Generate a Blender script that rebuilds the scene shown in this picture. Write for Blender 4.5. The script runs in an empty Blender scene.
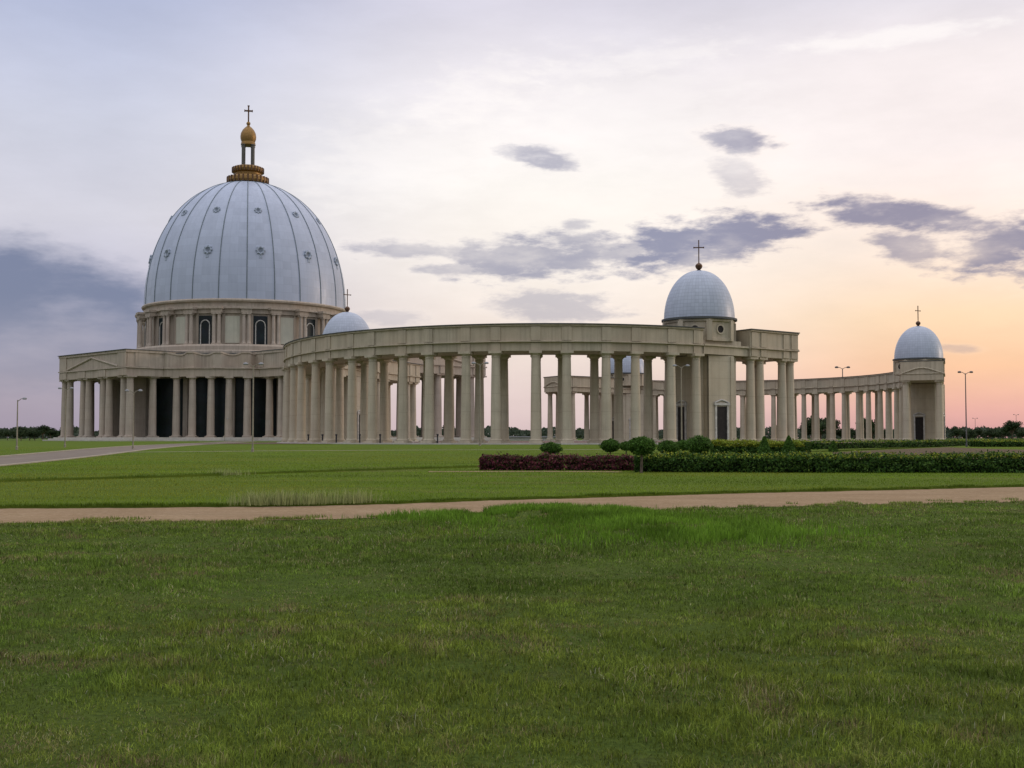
import bpy, math, random
import numpy as np
from math import sin, cos, pi, radians as RAD, sqrt, atan, tan, hypot

random.seed(7)
RNG = np.random.default_rng(7)
scene = bpy.context.scene
COL = scene.collection

# ------------------------------------------------------------------ camera
FPX = 1200.0
EYE = 1.7
cam = bpy.data.cameras.new('camera')
cam.sensor_width = 36.0
cam.lens = 36.0 * FPX / 1024.0
cam.clip_end = 9000
cam_ob = bpy.data.objects.new('camera', cam)
COL.objects.link(cam_ob)
cam_ob.location = (0, 0, EYE)
cam_ob.rotation_euler = (RAD(90) + atan(53.5 / FPX), 0, 0)
scene.camera = cam_ob

# ------------------------------------------------------------------ view, sun
scene.view_settings.view_transform = 'Standard'
scene.view_settings.look = 'None'
scene.view_settings.gamma = 1.0
scene.view_settings.exposure = 0.0
SUN_AZ, SUN_EL = RAD(74), RAD(8)
sun = bpy.data.lights.new('sun', 'SUN')
sun.energy = 0.85
sun.angle = RAD(12)
sun.color = (1.0, 0.80, 0.66)
sun_ob = bpy.data.objects.new('sun', sun)
COL.objects.link(sun_ob)
sun_ob.rotation_euler = (RAD(90) - SUN_EL, 0, pi - SUN_AZ)

# ------------------------------------------------------------------ sky
def lin(c):
    return tuple((x / 255 / 12.92 if x / 255 <= .04045 else ((x / 255 + .055) / 1.055) ** 2.4) for x in c)

world = bpy.data.worlds.new('World')
scene.world = world
world.use_nodes = True
wt = world.node_tree
for n in list(wt.nodes):
    wt.nodes.remove(n)
def N(t, **kw):
    n = wt.nodes.new(t)
    for k, v in kw.items():
        setattr(n, k, v)
    return n
def L(a, b):
    wt.links.new(a, b)
def M(op, a, b=None, c=None, clamp=False):
    n = N('ShaderNodeMath', operation=op)
    n.use_clamp = clamp
    for i, v in enumerate((a, b, c)):
        if v is None:
            continue
        if isinstance(v, (int, float)):
            n.inputs[i].default_value = v
        else:
            L(v, n.inputs[i])
    return n.outputs[0]
def smooth(v, lo, hi, o0=0.0, o1=1.0):
    n = N('ShaderNodeMapRange', interpolation_type='SMOOTHSTEP')
    L(v, n.inputs[0])
    for i, x in zip((1, 2, 3, 4), (lo, hi, o0, o1)):
        n.inputs[i].default_value = x
    return n.outputs[0]
def mixc(f, a, b):
    n = N('ShaderNodeMix', data_type='RGBA')
    if isinstance(f, (int, float)):
        n.inputs[0].default_value = f
    else:
        L(f, n.inputs[0])
    for i, v in ((6, a), (7, b)):
        if isinstance(v, tuple):
            n.inputs[i].default_value = (*v[:3], 1)
        else:
            L(v, n.inputs[i])
    return n.outputs[2]
tc = N('ShaderNodeTexCoord')
sep = N('ShaderNodeSeparateXYZ')
L(tc.outputs['Generated'], sep.inputs[0])
DEG = 180 / pi
az = M('MULTIPLY', M('ARCTAN2', sep.outputs[0], sep.outputs[1]), DEG)
el = M('MULTIPLY', M('ARCSINE', M('MINIMUM', M('MAXIMUM', sep.outputs[2], -1.0), 1.0)), DEG)
def ramp(stops):
    n = N('ShaderNodeValToRGB')
    cr = n.color_ramp
    cr.interpolation = 'LINEAR'
    stops = sorted(stops)
    while len(cr.elements) < len(stops):
        cr.elements.new(0.5)
    for e, (p, c) in zip(cr.elements, stops):
        e.position = p / 90.0
        e.color = (*lin(c), 1)
    L(M('DIVIDE', el, 90.0), n.inputs[0])
    return n.outputs[0]
left = ramp([(0, (152, 142, 162)), (2.5, (158, 150, 168)), (7, (184, 180, 198)), (10, (203, 200, 211)),
             (14, (198, 199, 214)), (20, (172, 179, 207)), (40, (190, 194, 212)), (90, (206, 204, 212))])
mid = ramp([(0, (204, 182, 186)), (2, (214, 194, 194)), (4.5, (231, 214, 206)), (8, (240, 229, 220)),
            (12, (246, 239, 233)), (16, (236, 229, 230)), (20, (213, 208, 219)), (40, (205, 204, 214)), (90, (206, 204, 212))])
right = ramp([(0, (190, 142, 150)), (1.2, (216, 160, 156)), (3.2, (237, 186, 152)), (5.5, (244, 208, 172)),
              (8.5, (243, 222, 208)), (13, (242, 229, 226)), (17, (236, 225, 224)), (20, (214, 208, 216)), (40, (205, 204, 214)), (90, (206, 204, 212))])
back = ramp([(0, (176, 172, 190)), (10, (196, 198, 216)), (30, (206, 208, 220)), (90, (206, 204, 212))])
base = mixc(smooth(az, -20, 1), left, mid)
base = mixc(smooth(az, 3, 21), base, right)
base = mixc(smooth(M('ABSOLUTE', az), 30, 95), base, back)
# cloud field in (azimuth, elevation), degrees
cv = N('ShaderNodeCombineXYZ')
L(az, cv.inputs[0]); L(M('MULTIPLY', el, 3.0), cv.inputs[1])
def noise(scale, detail=5, rough=.55, off=0.0):
    mp = N('ShaderNodeMapping')
    mp.inputs['Location'].default_value = (off, off * .7, off * .3)
    L(cv.outputs[0], mp.inputs[0])
    n = N('ShaderNodeTexNoise')
    n.inputs['Scale'].default_value = scale
    n.inputs['Detail'].default_value = detail
    n.inputs['Roughness'].default_value = rough
    L(mp.outputs[0], n.inputs['Vector'])
    return n.outputs['Fac']
n_big = noise(.22, 4, .5)
n_fine = noise(.70, 6, .58, 13.0)
n_warp = noise(.5, 3, .5, 31.0)
# thin veil: slow brightness drift and faint streaks
veil = M('MULTIPLY_ADD', M('SUBTRACT', noise(.12, 5, .6, 5.0), .5), .30, 1.0)
vn = N('ShaderNodeVectorMath', operation='SCALE')
L(base, vn.inputs[0]); L(veil, vn.inputs['Scale'])
base = vn.outputs[0]
def az_of(x): return math.degrees(atan((x - 512) / FPX))
def el_of(x, y): return math.degrees(atan((437.5 - y) / FPX * cos(atan((x - 512) / FPX))))
K = math.degrees(1 / FPX)
edge = M('ADD', M('MULTIPLY', M('SUBTRACT', n_fine, .5), 1.7), M('MULTIPLY', M('SUBTRACT', n_big, .5), .7))
# centre x, y, half width, half height, tilt (deg, up to the right), opacity
CLOUDS = [
 (0, 312, 185, 74, -7, .97), (541, 155, 40, 14, -14, .75), (742, 138, 40, 13, -8, .80), (744, 178, 36, 18, -25, .42),
 (579, 223, 18, 7, 0, .50), (412, 249, 72, 10, 0, .62), (535, 257, 105, 26, 3, .80), (706, 241, 122, 28, 9, .95),
 (556, 306, 78, 18, -3, .50), (898, 213, 88, 17, -11, .92), (910, 247, 38, 18, -12, .75), (1008, 244, 66, 27, 8, .92),
 (955, 348, 24, 5, -4, .35), (470, 268, 60, 9, 2, .55), (390, 318, 40, 9, 0, .30), (630, 250, 60, 14, 8, .7), (1100, 250, 90, 30, 0, .8),
 (-90, 330, 160, 70, 0, .9)]
dens = None; halo = None
for (x, y, rx, ry, t, o) in CLOUDS:
    a0, e0 = az_of(x), el_of(x, y)
    da = M('SUBTRACT', az, a0); de = M('SUBTRACT', el, e0)
    ct, st = cos(RAD(t)), sin(RAD(t))
    p = M('DIVIDE', M('ADD', M('MULTIPLY', da, ct), M('MULTIPLY', de, st)), rx * K)
    q = M('DIVIDE', M('SUBTRACT', M('MULTIPLY', de, ct), M('MULTIPLY', da, st)), ry * K)
    d = M('SQRT', M('ADD', M('MULTIPLY', p, p), M('MULTIPLY', q, q)))
    soft = .66 if rx > 150 else .48
    m = smooth(M('ADD', d, edge if rx < 150 else M('ADD', M('MULTIPLY', edge, .20), M('MULTIPLY', M('SUBTRACT', n_warp, .5), .35))), 1.12, soft, 0.0, o)
    dens = m if dens is None else M('MAXIMUM', dens, m)
    if rx <= 150:
        hm = smooth(M('ADD', d, M('MULTIPLY', edge, .8)), 1.55, .75, 0.0, .30 * o)
        halo = hm if halo is None else M('MAXIMUM', halo, hm)
cl_left = lin((108, 115, 146)); cl_mid = lin((130, 130, 157)); cl_right = lin((124, 117, 144))
ccol = mixc(smooth(az, -18, -6), cl_left, cl_mid)
ccol = mixc(smooth(az, 6, 18), ccol, cl_right)
ccol = mixc(M('MULTIPLY', smooth(noise(.16, 6, .55, 47.0), .46, .72), .45), ccol, base)
ccol = mixc(M('MULTIPLY', M('MULTIPLY', smooth(n_fine, .48, .75), .22), smooth(az, -17, -9)), ccol, base)
ccol = mixc(M('MULTIPLY', smooth(el, 6.5, 2.0), M('SUBTRACT', .65, M('MULTIPLY', smooth(az, -14, -6), .65))), ccol, base)
base = mixc(dens, mixc(halo, base, mixc(smooth(az, 0, 18), lin((250, 240, 236)), lin((253, 228, 208)))), ccol)
# pale lit wisps high on the right
for (x, y, rx, ry, t, o) in ((890, 32, 130, 10, 2, .55), (650, 55, 130, 16, 8, .25), (420, 150, 160, 60, 12, .30), (620, 110, 190, 70, 0, .22), (470, 90, 90, 30, 20, .25)):
    a0, e0 = az_of(x), el_of(x, y)
    ct, st = cos(RAD(t)), sin(RAD(t))
    da = M('SUBTRACT', az, a0); de = M('SUBTRACT', el, e0)
    p = M('DIVIDE', M('ADD', M('MULTIPLY', da, ct), M('MULTIPLY', de, st)), rx * K)
    q = M('DIVIDE', M('SUBTRACT', M('MULTIPLY', de, ct), M('MULTIPLY', da, st)), ry * K)
    d = M('SQRT', M('ADD', M('MULTIPLY', p, p), M('MULTIPLY', q, q)))
    m = smooth(M('ADD', d, M('MULTIPLY', edge, 1.2)), 1.15, .1, 0.0, o)
    base = mixc(m, base, lin((253, 246, 242)))
gain = N('ShaderNodeVectorMath', operation='SCALE')
L(base, gain.inputs[0]); L(smooth(el, 22, 58, 1.0, 2.3), gain.inputs['Scale'])
base = gain.outputs[0]
bg1 = N('ShaderNodeBackground'); bg1.inputs['Strength'].default_value = 1.06
L(base, bg1.inputs[0])
sky = N('ShaderNodeTexSky', sky_type='NISHITA')
sky.sun_disc = False
sky.sun_elevation = SUN_EL
sky.sun_rotation = SUN_AZ
bg2 = N('ShaderNodeBackground'); bg2.inputs['Strength'].default_value = .02
L(sky.outputs[0], bg2.inputs[0])
add = N('ShaderNodeAddShader')
L(bg1.outputs[0], add.inputs[0]); L(bg2.outputs[0], add.inputs[1])
wo = N('ShaderNodeOutputWorld')
L(add.outputs[0], wo.inputs[0])

# ------------------------------------------------------------------ materials
def mat(name, rough=.7, metal=0.0, spec=.3):
    m = bpy.data.materials.new(name)
    m.use_nodes = True
    b = m.node_tree.nodes['Principled BSDF']
    b.inputs['Roughness'].default_value = rough
    b.inputs['Metallic'].default_value = metal
    b.inputs['Specular IOR Level'].default_value = spec
    return m, m.node_tree, b
def nz(t, coord, scale, detail=5, rough=.55, stretch=None):
    if stretch:
        mp = t.nodes.new('ShaderNodeMapping')
        mp.inputs['Scale'].default_value = stretch
        t.links.new(coord, mp.inputs[0]); coord = mp.outputs[0]
    n = t.nodes.new('ShaderNodeTexNoise')
    n.inputs['Scale'].default_value = scale
    n.inputs['Detail'].default_value = detail
    n.inputs['Roughness'].default_value = rough
    t.links.new(coord, n.inputs['Vector'])
    return n.outputs['Fac']
def cr(t, fac, stops):
    n = t.nodes.new('ShaderNodeValToRGB')
    e = n.color_ramp.elements
    while len(e) < len(stops):
        e.new(.5)
    for x, (p, c) in zip(e, stops):
        x.position = p; x.color = (*c, 1)
    t.links.new(fac, n.inputs[0])
    return n.outputs[0]
def mx(t, f, a, b, blend='MIX'):
    n = t.nodes.new('ShaderNodeMix'); n.data_type = 'RGBA'; n.blend_type = blend
    for i, v in ((0, f), (6, a), (7, b)):
        if isinstance(v, (int, float)): n.inputs[i].default_value = v
        elif isinstance(v, tuple): n.inputs[i].default_value = (*v[:3], 1)
        else: t.links.new(v, n.inputs[i])
    return n.outputs[2]
def tmath(t, op, a, b=None):
    n = t.nodes.new('ShaderNodeMath'); n.operation = op
    for i, v in enumerate((a, b)):
        if v is None: continue
        if isinstance(v, (int, float)): n.inputs[i].default_value = v
        else: t.links.new(v, n.inputs[i])
    return n.outputs[0]
def geo_pos(t): return t.nodes.new('ShaderNodeNewGeometry').outputs['Position']
def obj_pos(t): return t.nodes.new('ShaderNodeTexCoord').outputs['Object']
def bump(t, b, h, strength=.3, dist=.1):
    n = t.nodes.new('ShaderNodeBump')
    n.inputs['Strength'].default_value = strength; n.inputs['Distance'].default_value = dist
    t.links.new(h, n.inputs['Height']); t.links.new(n.outputs[0], b.inputs['Normal'])

def stone(name, c, var=.16, stain=.5, joint=0.0):
    m, t, b = mat(name, .8)
    P = geo_pos(t)
    d = tuple(x * (1 - var) for x in c); l = tuple(min(1, x * (1 + var)) for x in c)
    col = cr(t, nz(t, P, .35, 6), [(.3, d), (.7, l)])
    st = nz(t, P, 1.0, 6, .65, (1.3, 1.3, .06))
    col = mx(t, cr(t, st, [(.44, (0, 0, 0)), (.72, (min(1, stain * 1.5),) * 3)]), col, tuple(x * .55 for x in c))
    warm = nz(t, P, .13, 3)
    col = mx(t, cr(t, warm, [(.4, (0, 0, 0)), (.7, (.45,) * 3)]), col, (c[0] * 1.02, c[1] * .88, c[2] * .82))
    fine = nz(t, P, 6.0, 3)
    col = mx(t, .25, col, cr(t, fine, [(.3, tuple(x * .8 for x in c)), (.7, tuple(x * 1.15 for x in c))]))
    if joint:
        s = t.nodes.new('ShaderNodeSeparateXYZ'); t.links.new(P, s.inputs[0])
        f = tmath(t, 'FRACT', tmath(t, 'DIVIDE', s.outputs[2], joint))
        g = tmath(t, 'LESS_THAN', f, .04)
        col = mx(t, tmath(t, 'MULTIPLY', g, .22), col, tuple(x * .45 for x in c))
    t.links.new(col, b.inputs['Base Color'])
    bump(t, b, fine, .15, .05)
    return m
M_STONE = stone('limestone', (.415, .365, .265), joint=2.9)
M_STONE_ENT = stone('limestone_band', (.385, .335, .24), stain=.75)
M_BAS = stone('basilica_stone', (.37, .315, .25), joint=3.7)
M_BAS_ENT = stone('basilica_band', (.365, .31, .24), stain=.75)
M_PANEL = stone('pale_panel', (.47, .46, .36), .08, .3)
M_BASE = stone('base_step', (.42, .40, .34), .2, .4)
M_COPING = stone('dark_coping', (.07, .075, .07), .2, .3)
M_KERB = stone('kerb_concrete', (.27, .235, .165), .25, .5)

def flat(name, c, rough=.6, metal=0.0, var=.25, sc=2.0):
    m, t, b = mat(name, rough, metal)
    f = nz(t, obj_pos(t), sc, 4)
    t.links.new(cr(t, f, [(.3, tuple(x * (1 - var) for x in c)), (.7, tuple(x * (1 + var) for x in c))]), b.inputs['Base Color'])
    return m
def dome_mat(name, c, step, gap, seg):
    m, t, b = mat(name, .42, 0.0, .45)
    P = obj_pos(t)
    s = t.nodes.new('ShaderNodeSeparateXYZ'); t.links.new(P, s.inputs[0])
    ph = tmath(t, 'ARCTAN2', s.outputs[1], s.outputs[0])
    pa = tmath(t, 'MULTIPLY', ph, seg / (2 * pi))
    zz = tmath(t, 'DIVIDE', s.outputs[2], step)
    cb = t.nodes.new('ShaderNodeCombineXYZ')
    t.links.new(tmath(t, 'FLOOR', pa), cb.inputs[0]); t.links.new(tmath(t, 'FLOOR', zz), cb.inputs[1])
    wn = t.nodes.new('ShaderNodeTexWhiteNoise'); wn.noise_dimensions = '2D'
    t.links.new(cb.outputs[0], wn.inputs['Vector'])
    col = cr(t, wn.outputs['Value'], [(0, tuple(x * .93 for x in c)), (1, tuple(x * 1.05 for x in c))])
    g = tmath(t, 'MAXIMUM', tmath(t, 'LESS_THAN', tmath(t, 'FRACT', zz), gap), tmath(t, 'LESS_THAN', tmath(t, 'FRACT', pa), gap * .8))
    col = mx(t, tmath(t, 'MULTIPLY', g, .55), col, tuple(x * .5 for x in c))
    st = nz(t, P, .8, 5, .6, (1, 1, .12))
    col = mx(t, cr(t, st, [(.45, (0, 0, 0)), (.8, (.3, .3, .3))]), col, tuple(x * .7 for x in c))
    t.links.new(col, b.inputs['Base Color'])
    t.links.new(cr(t, st, [(.3, (.36,) * 3), (.7, (.52,) * 3)]), b.inputs['Roughness'])
    return m
M_DOME = dome_mat('pale_blue_cladding', (.335, .375, .45), 2.6, .016, 72)
M_DOME2 = dome_mat('pale_blue_shingle', (.34, .375, .43), .62, .10, 56)
M_RIB = flat('dark_rib', (.13, .16, .175), .5)
M_GOLD = flat('gilded_metal', (.235, .135, .04), .5, .5)
M_BRONZE = flat('bronze', (.10, .055, .03), .5, .5)
M_LANT = flat('lantern_bronze', (.085, .08, .065), .5, .3)
M_DOOR = flat('dark_door', (.025, .022, .02), .4)
M_FRAME = flat('pale_frame', (.40, .385, .34), .6)
M_DOOR.node_tree.nodes['Principled BSDF'].inputs['Specular IOR Level'].default_value = .08
M_LAMP = flat('galvanised_pole', (.22, .195, .14), .5, .1)
M_LAMPHEAD = flat('lamp_head_grey', (.22, .22, .22), .4)
M_LAMPDARK = flat('lamp_head_dark', (.08, .075, .075), .5)
M_BLACK = flat('black_metal', (.02, .02, .022), .5)
def glass():
    m, t, b = mat('stained_glass', .3, 0, .18)
    P = geo_pos(t)
    v = t.nodes.new('ShaderNodeTexVoronoi'); v.inputs['Scale'].default_value = .9
    t.links.new(P, v.inputs['Vector'])
    col = mx(t, .25, cr(t, nz(t, P, .25, 3), [(.35, (.007, .012, .010)), (.7, (.016, .024, .026))]), v.outputs['Color'], 'MULTIPLY')
    t.links.new(col, b.inputs['Base Color'])
    return m
M_GLASS = glass()

def ground_mat(name, kind):
    m, t, b = mat(name, .95, 0, .03)
    P = geo_pos(t)
    big = nz(t, P, .07, 5, .6); midn = nz(t, P, .5, 6, .65); fine = nz(t, P, 22, 6, .75); st = nz(t, P, 1.0, 4, .6, (.10, .6, 1))
    if kind == 'rough':
        col = cr(t, midn, [(.25, (.035, .060, .011)), (.5, (.070, .108, .018)), (.75, (.100, .125, .028))])
        col = mx(t, cr(t, nz(t, P, .9, 7, .7), [(.55, (0, 0, 0)), (.72, (.8, .8, .8))]), col, (.095, .072, .040))
        col = mx(t, .55, col, cr(t, fine, [(.35, (.014, .024, .006)), (.65, (.125, .165, .03))]))
    elif kind == 'lawn':
        col = cr(t, st, [(.3, (.070, .115, .010)), (.7, (.125, .165, .014))])
        col = mx(t, .5, col, cr(t, midn, [(.3, (.065, .105, .010)), (.7, (.135, .160, .018))]))
        col = mx(t, cr(t, big, [(.5, (0, 0, 0)), (.75, (.5, .5, .5))]), col, (.105, .115, .035))
        col = mx(t, .35, col, cr(t, fine, [(.3, (.03, .05, .010)), (.7, (.10, .15, .03))]))
    elif kind == 'dirt':
        col = cr(t, midn, [(.25, (.20, .130, .062)), (.5, (.30, .205, .108)), (.8, (.40, .30, .18))])
        peb = t.nodes.new('ShaderNodeTexVoronoi'); peb.inputs['Scale'].default_value = 7.0
        t.links.new(P, peb.inputs['Vector'])
        col = mx(t, .4, col, cr(t, peb.outputs['Distance'], [(.05, (.40, .31, .22)), (.5, (.13, .09, .05))]))
        col = mx(t, cr(t, st, [(.45, (0, 0, 0)), (.7, (.6,) * 3)]), col, (.16, .11, .062))
        col = mx(t, cr(t, nz(t, P, .8, 6, .7), [(.60, (0, 0, 0)), (.74, (.55,) * 3)]), col, (.085, .095, .030))
        col = mx(t, .35, col, cr(t, fine, [(.3, (.15, .095, .05)), (.7, (.40, .29, .18))]))
        bump(t, b, fine, .5, .04)
    elif kind == 'soil':
        col = cr(t, midn, [(.3, (.085, .060, .038)), (.55, (.12, .085, .055)), (.8, (.085, .085, .03))])
        col = mx(t, .4, col, cr(t, fine, [(.3, (.05, .04, .025)), (.7, (.15, .11, .07))]))
    elif kind == 'asphalt':
        col = cr(t, midn, [(.3, (.15, .12, .09)), (.7, (.22, .18, .14))])
        col = mx(t, .3, col, cr(t, fine, [(.3, (.08, .07, .06)), (.7, (.22, .19, .16))]))
    elif kind == 'plaza':
        col = cr(t, midn, [(.3, (.15, .10, .08)), (.7, (.21, .145, .115))])  # reddish tone put in to bounce pink light onto the inner columns
        br = t.nodes.new('ShaderNodeTexBrick'); br.inputs['Scale'].default_value = .5
        br.inputs['Color1'].default_value = (1, 1, 1, 1); br.inputs['Color2'].default_value = (.86, .86, .86, 1); br.inputs['Mortar'].default_value = (.5, .5, .5, 1)
        t.links.new(P, br.inputs['Vector'])
        col = mx(t, 1.0, col, br.outputs['Color'], 'MULTIPLY')
    t.links.new(col, b.inputs['Base Color'])
    if kind in ('rough', 'lawn', 'soil'):
        bump(t, b, fine, .8, .06)
    return m
M_ROUGH = ground_mat('rough_grass_ground', 'rough')
M_LAWN = ground_mat('lawn_ground', 'lawn')
M_DIRT = ground_mat('dirt_path', 'dirt')
M_SOIL = ground_mat('bare_soil', 'soil')
M_ASPH = ground_mat('worn_asphalt', 'asphalt')
M_PLAZA = ground_mat('plaza_paving', 'plaza')

def leaf_mat(name, rough=.55, trans=.25):
    m, t, b = mat(name, rough, 0, .06)
    a = t.nodes.new('ShaderNodeAttribute'); a.attribute_name = 'tint'
    t.links.new(a.outputs['Color'], b.inputs['Base Color'])
    tr = t.nodes.new('ShaderNodeBsdfTranslucent')
    t.links.new(a.outputs['Color'], tr.inputs[0])
    ms = t.nodes.new('ShaderNodeMixShader'); ms.inputs[0].default_value = trans
    out = t.nodes['Material Output']
    t.links.new(b.outputs[0], ms.inputs[1]); t.links.new(tr.outputs[0], ms.inputs[2]); t.links.new(ms.outputs[0], out.inputs[0])
    return m
M_LEAF = leaf_mat('leaves')
M_GRASS = leaf_mat('grass_blades', .6, .3)
M_BARK = flat('bark', (.10, .075, .05), .9, 0, .35, 6)
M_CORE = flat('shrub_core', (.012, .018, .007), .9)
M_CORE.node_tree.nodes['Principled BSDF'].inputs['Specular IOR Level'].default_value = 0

# ------------------------------------------------------------------ mesh collecting
class MB:
    def __init__(s): s.v = []; s.f = []
    def add(s, vs, fs):
        o = len(s.v); s.v += [tuple(p) for p in vs]; s.f += [tuple(i + o for i in q) for q in fs]
    def box(s, c, sx, sy, sz, rz=0.0):           # c = centre of the base
        co, si = cos(rz), sin(rz); vs = []
        for z in (0, sz):
            for (x, y) in ((-1, -1), (1, -1), (1, 1), (-1, 1)):
                X, Y = x * sx / 2, y * sy / 2
                vs.append((c[0] + X * co - Y * si, c[1] + X * si + Y * co, c[2] + z))
        s.add(vs, [(3, 2, 1, 0), (4, 5, 6, 7), (0, 1, 5, 4), (1, 2, 6, 5), (2, 3, 7, 6), (3, 0, 4, 7)])
    def lathe(s, prof, seg=24, c=(0, 0, 0), rot=0.0, cap=True, sy=1.0):
        vs = []; fs = []
        n = len(prof)
        for r, z in prof:
            for k in range(seg):
                a = rot + 2 * pi * k / seg
                vs.append((c[0] + r * cos(a), c[1] + r * sin(a) * sy, c[2] + z))
        for i in range(n - 1):
            for k in range(seg):
                k2 = (k + 1) % seg
                fs.append((i * seg + k, i * seg + k2, (i + 1) * seg + k2, (i + 1) * seg + k))
        if cap:
            fs.append(tuple(range(seg - 1, -1, -1))); fs.append(tuple((n - 1) * seg + k for k in range(seg)))
        s.add(vs, fs)
    def tube(s, pts, r, seg=8):
        vs = []; fs = []; n = len(pts)
        P = [np.array(p, float) for p in pts]
        for i, p in enumerate(P):
            d = P[min(i + 1, n - 1)] - P[max(i - 1, 0)]; d /= np.linalg.norm(d)
            a = np.cross(d, (0, 0, 1.)) if abs(d[2]) < .95 else np.cross(d, (1., 0, 0))
            a /= np.linalg.norm(a); b = np.cross(d, a)
            rr = r[i] if isinstance(r, (list, tuple)) else r
            for k in range(seg):
                t = 2 * pi * k / seg
                vs.append(p + rr * (cos(t) * a + sin(t) * b))
        for i in range(n - 1):
            for k in range(seg):
                k2 = (k + 1) % seg
                fs.append((i * seg + k, (i + 1) * seg + k, (i + 1) * seg + k2, i * seg + k2))
        fs.append(tuple(range(seg))); fs.append(tuple((n - 1) * seg + k for k in range(seg - 1, -1, -1)))
        s.add(vs, fs)
    def sweep(s, prof, angs, pt, closed=False):  # closed profile (r, z) swept along angles
        vs = []; fs = []; n = len(prof); m = len(angs)
        for a in angs:
            for r, z in prof:
                x, y = pt(a, r); vs.append((x, y, z))
        for i in range(m if closed else m - 1):
            i2 = (i + 1) % m
            for k in range(n):
                k2 = (k + 1) % n
                fs.append((i * n + k, i2 * n + k, i2 * n + k2, i * n + k2))
        if not closed:
            fs.append(tuple(range(n))); fs.append(tuple((m - 1) * n + k for k in range(n - 1, -1, -1)))
        s.add(vs, fs)
    def ring(s, rf, zr, n=720):                  # rf list of functions r(theta) paired with zr, outer wall then closing inside
        vs = []; fs = []; k = len(zr)
        for i in range(n):
            t = 2 * pi * i / n
            for f, z in zip(rf, zr):
                r = f(t); vs.append((r * cos(t), r * sin(t), z(t) if callable(z) else z))
        for i in range(n):
            j = (i + 1) % n
            for q in range(k):
                q2 = (q + 1) % k
                fs.append((i * k + q, j * k + q, j * k + q2, i * k + q2))
        s.add(vs, fs)
    def prism(s, poly, z0, z1):
        n = len(poly)
        s.add([(x, y, z0) for x, y in poly] + [(x, y, z1) for x, y in poly],
              [tuple(range(n - 1, -1, -1)), tuple(range(n, 2 * n))] + [(i, (i + 1) % n, n + (i + 1) % n, n + i) for i in range(n)])
    def mesh(s, name, m, smooth=True, fix=True):
        me = bpy.data.meshes.new(name)
        me.from_pydata(s.v, [], s.f)
        if fix:
            import bmesh
            bm = bmesh.new(); bm.from_mesh(me)
            bmesh.ops.recalc_face_normals(bm, faces=bm.faces)
            bm.to_mesh(me); bm.free()
        if m: me.materials.append(m)
        if smooth:
            me.shade_smooth(); me.set_sharp_from_angle(angle=RAD(32))
        return me
    def build(s, name, m, parent=None, smooth=True, loc=None, rz=0.0):
        return link(name, s.mesh(name, m, smooth), parent, loc, rz)

def link(name, me, parent=None, loc=None, rz=0.0):
    o = bpy.data.objects.new(name, me); COL.objects.link(o)
    if parent: o.parent = parent
    if loc is not None: o.location = loc
    o.rotation_euler = (0, 0, rz)
    return o
def tag(o, label=None, cat=None, group=None, kind=None):
    if label: o['label'] = label
    if cat: o['category'] = cat
    if group: o['group'] = group
    if kind: o['kind'] = kind
    return o
def thing(name, loc, rz, label, cat, group=None):
    return tag(link(name, None, None, loc, rz), label, cat, group)
def copy_tree(o, parent=None):
    c = o.copy(); COL.objects.link(c)
    if parent: c.parent = parent
    for ch in list(o.children): copy_tree(ch, c)
    return c

def leaves_mesh(name, P, Nn, size, tints, m, aspect=1.6):
    """many leaf-sized quads: centres P, rough normals Nn, per-leaf size and colour"""
    n = len(P)
    r = RNG.normal(size=(n, 3)); nn = Nn + r * .75
    nn /= np.linalg.norm(nn, axis=1)[:, None] + 1e-9
    a = np.cross(nn, RNG.normal(size=(n, 3))); a /= np.linalg.norm(a, axis=1)[:, None] + 1e-9
    b = np.cross(nn, a)
    s = np.asarray(size).reshape(-1, 1) * np.ones((n, 1))
    V = np.stack([P - a * s * aspect * .5, P + b * s * .4, P + a * s * aspect * .5, P - b * s * .4], 1).reshape(-1, 3)
    me = bpy.data.meshes.new(name)
    me.vertices.add(4 * n); me.vertices.foreach_set('co', V.astype(np.float32).ravel())
    me.loops.add(4 * n); me.loops.foreach_set('vertex_index', np.arange(4 * n, dtype=np.int32))
    me.polygons.add(n); me.polygons.foreach_set('loop_start', np.arange(0, 4 * n, 4, dtype=np.int32))
    at = me.attributes.new('tint', 'FLOAT_COLOR', 'POINT')
    C = np.concatenate([np.repeat(tints, 4, 0), np.ones((4 * n, 1))], 1).astype(np.float32)
    at.data.foreach_set('color', C.ravel())
    me.materials.append(m); me.update(calc_edges=True)
    return me
def vnoise(x, y, s, seed=0):
    """smooth value noise on arrays"""
    r = np.random.default_rng(seed); T = r.random((64, 64))
    X = x * s; Y = y * s
    i = np.floor(X).astype(int); j = np.floor(Y).astype(int)
    u = X - i; v = Y - j; u = u * u * (3 - 2 * u); v = v * v * (3 - 2 * v)
    g = lambda a, b: T[a % 64, b % 64]
    return (g(i, j) * (1 - u) + g(i + 1, j) * u) * (1 - v) + (g(i, j + 1) * (1 - u) + g(i + 1, j + 1) * u) * v

# ------------------------------------------------------------------ terrain
def gz(x, y):
    """ground height: level near the viewer, a slow rise towards the forecourt"""
    t = np.clip((np.asarray(y, float) - 62) / 110.0, 0, 1); t = t * t * (3 - 2 * t)
    return .42 * t
def G(px, y, z=0.0):
    """a spot on (nearly) level ground given as picture coordinates measured from the photograph"""
    Y = (EYE - z) * FPX / (y - 437.5)
    return ((px - 512) / FPX * Y, Y)

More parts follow.
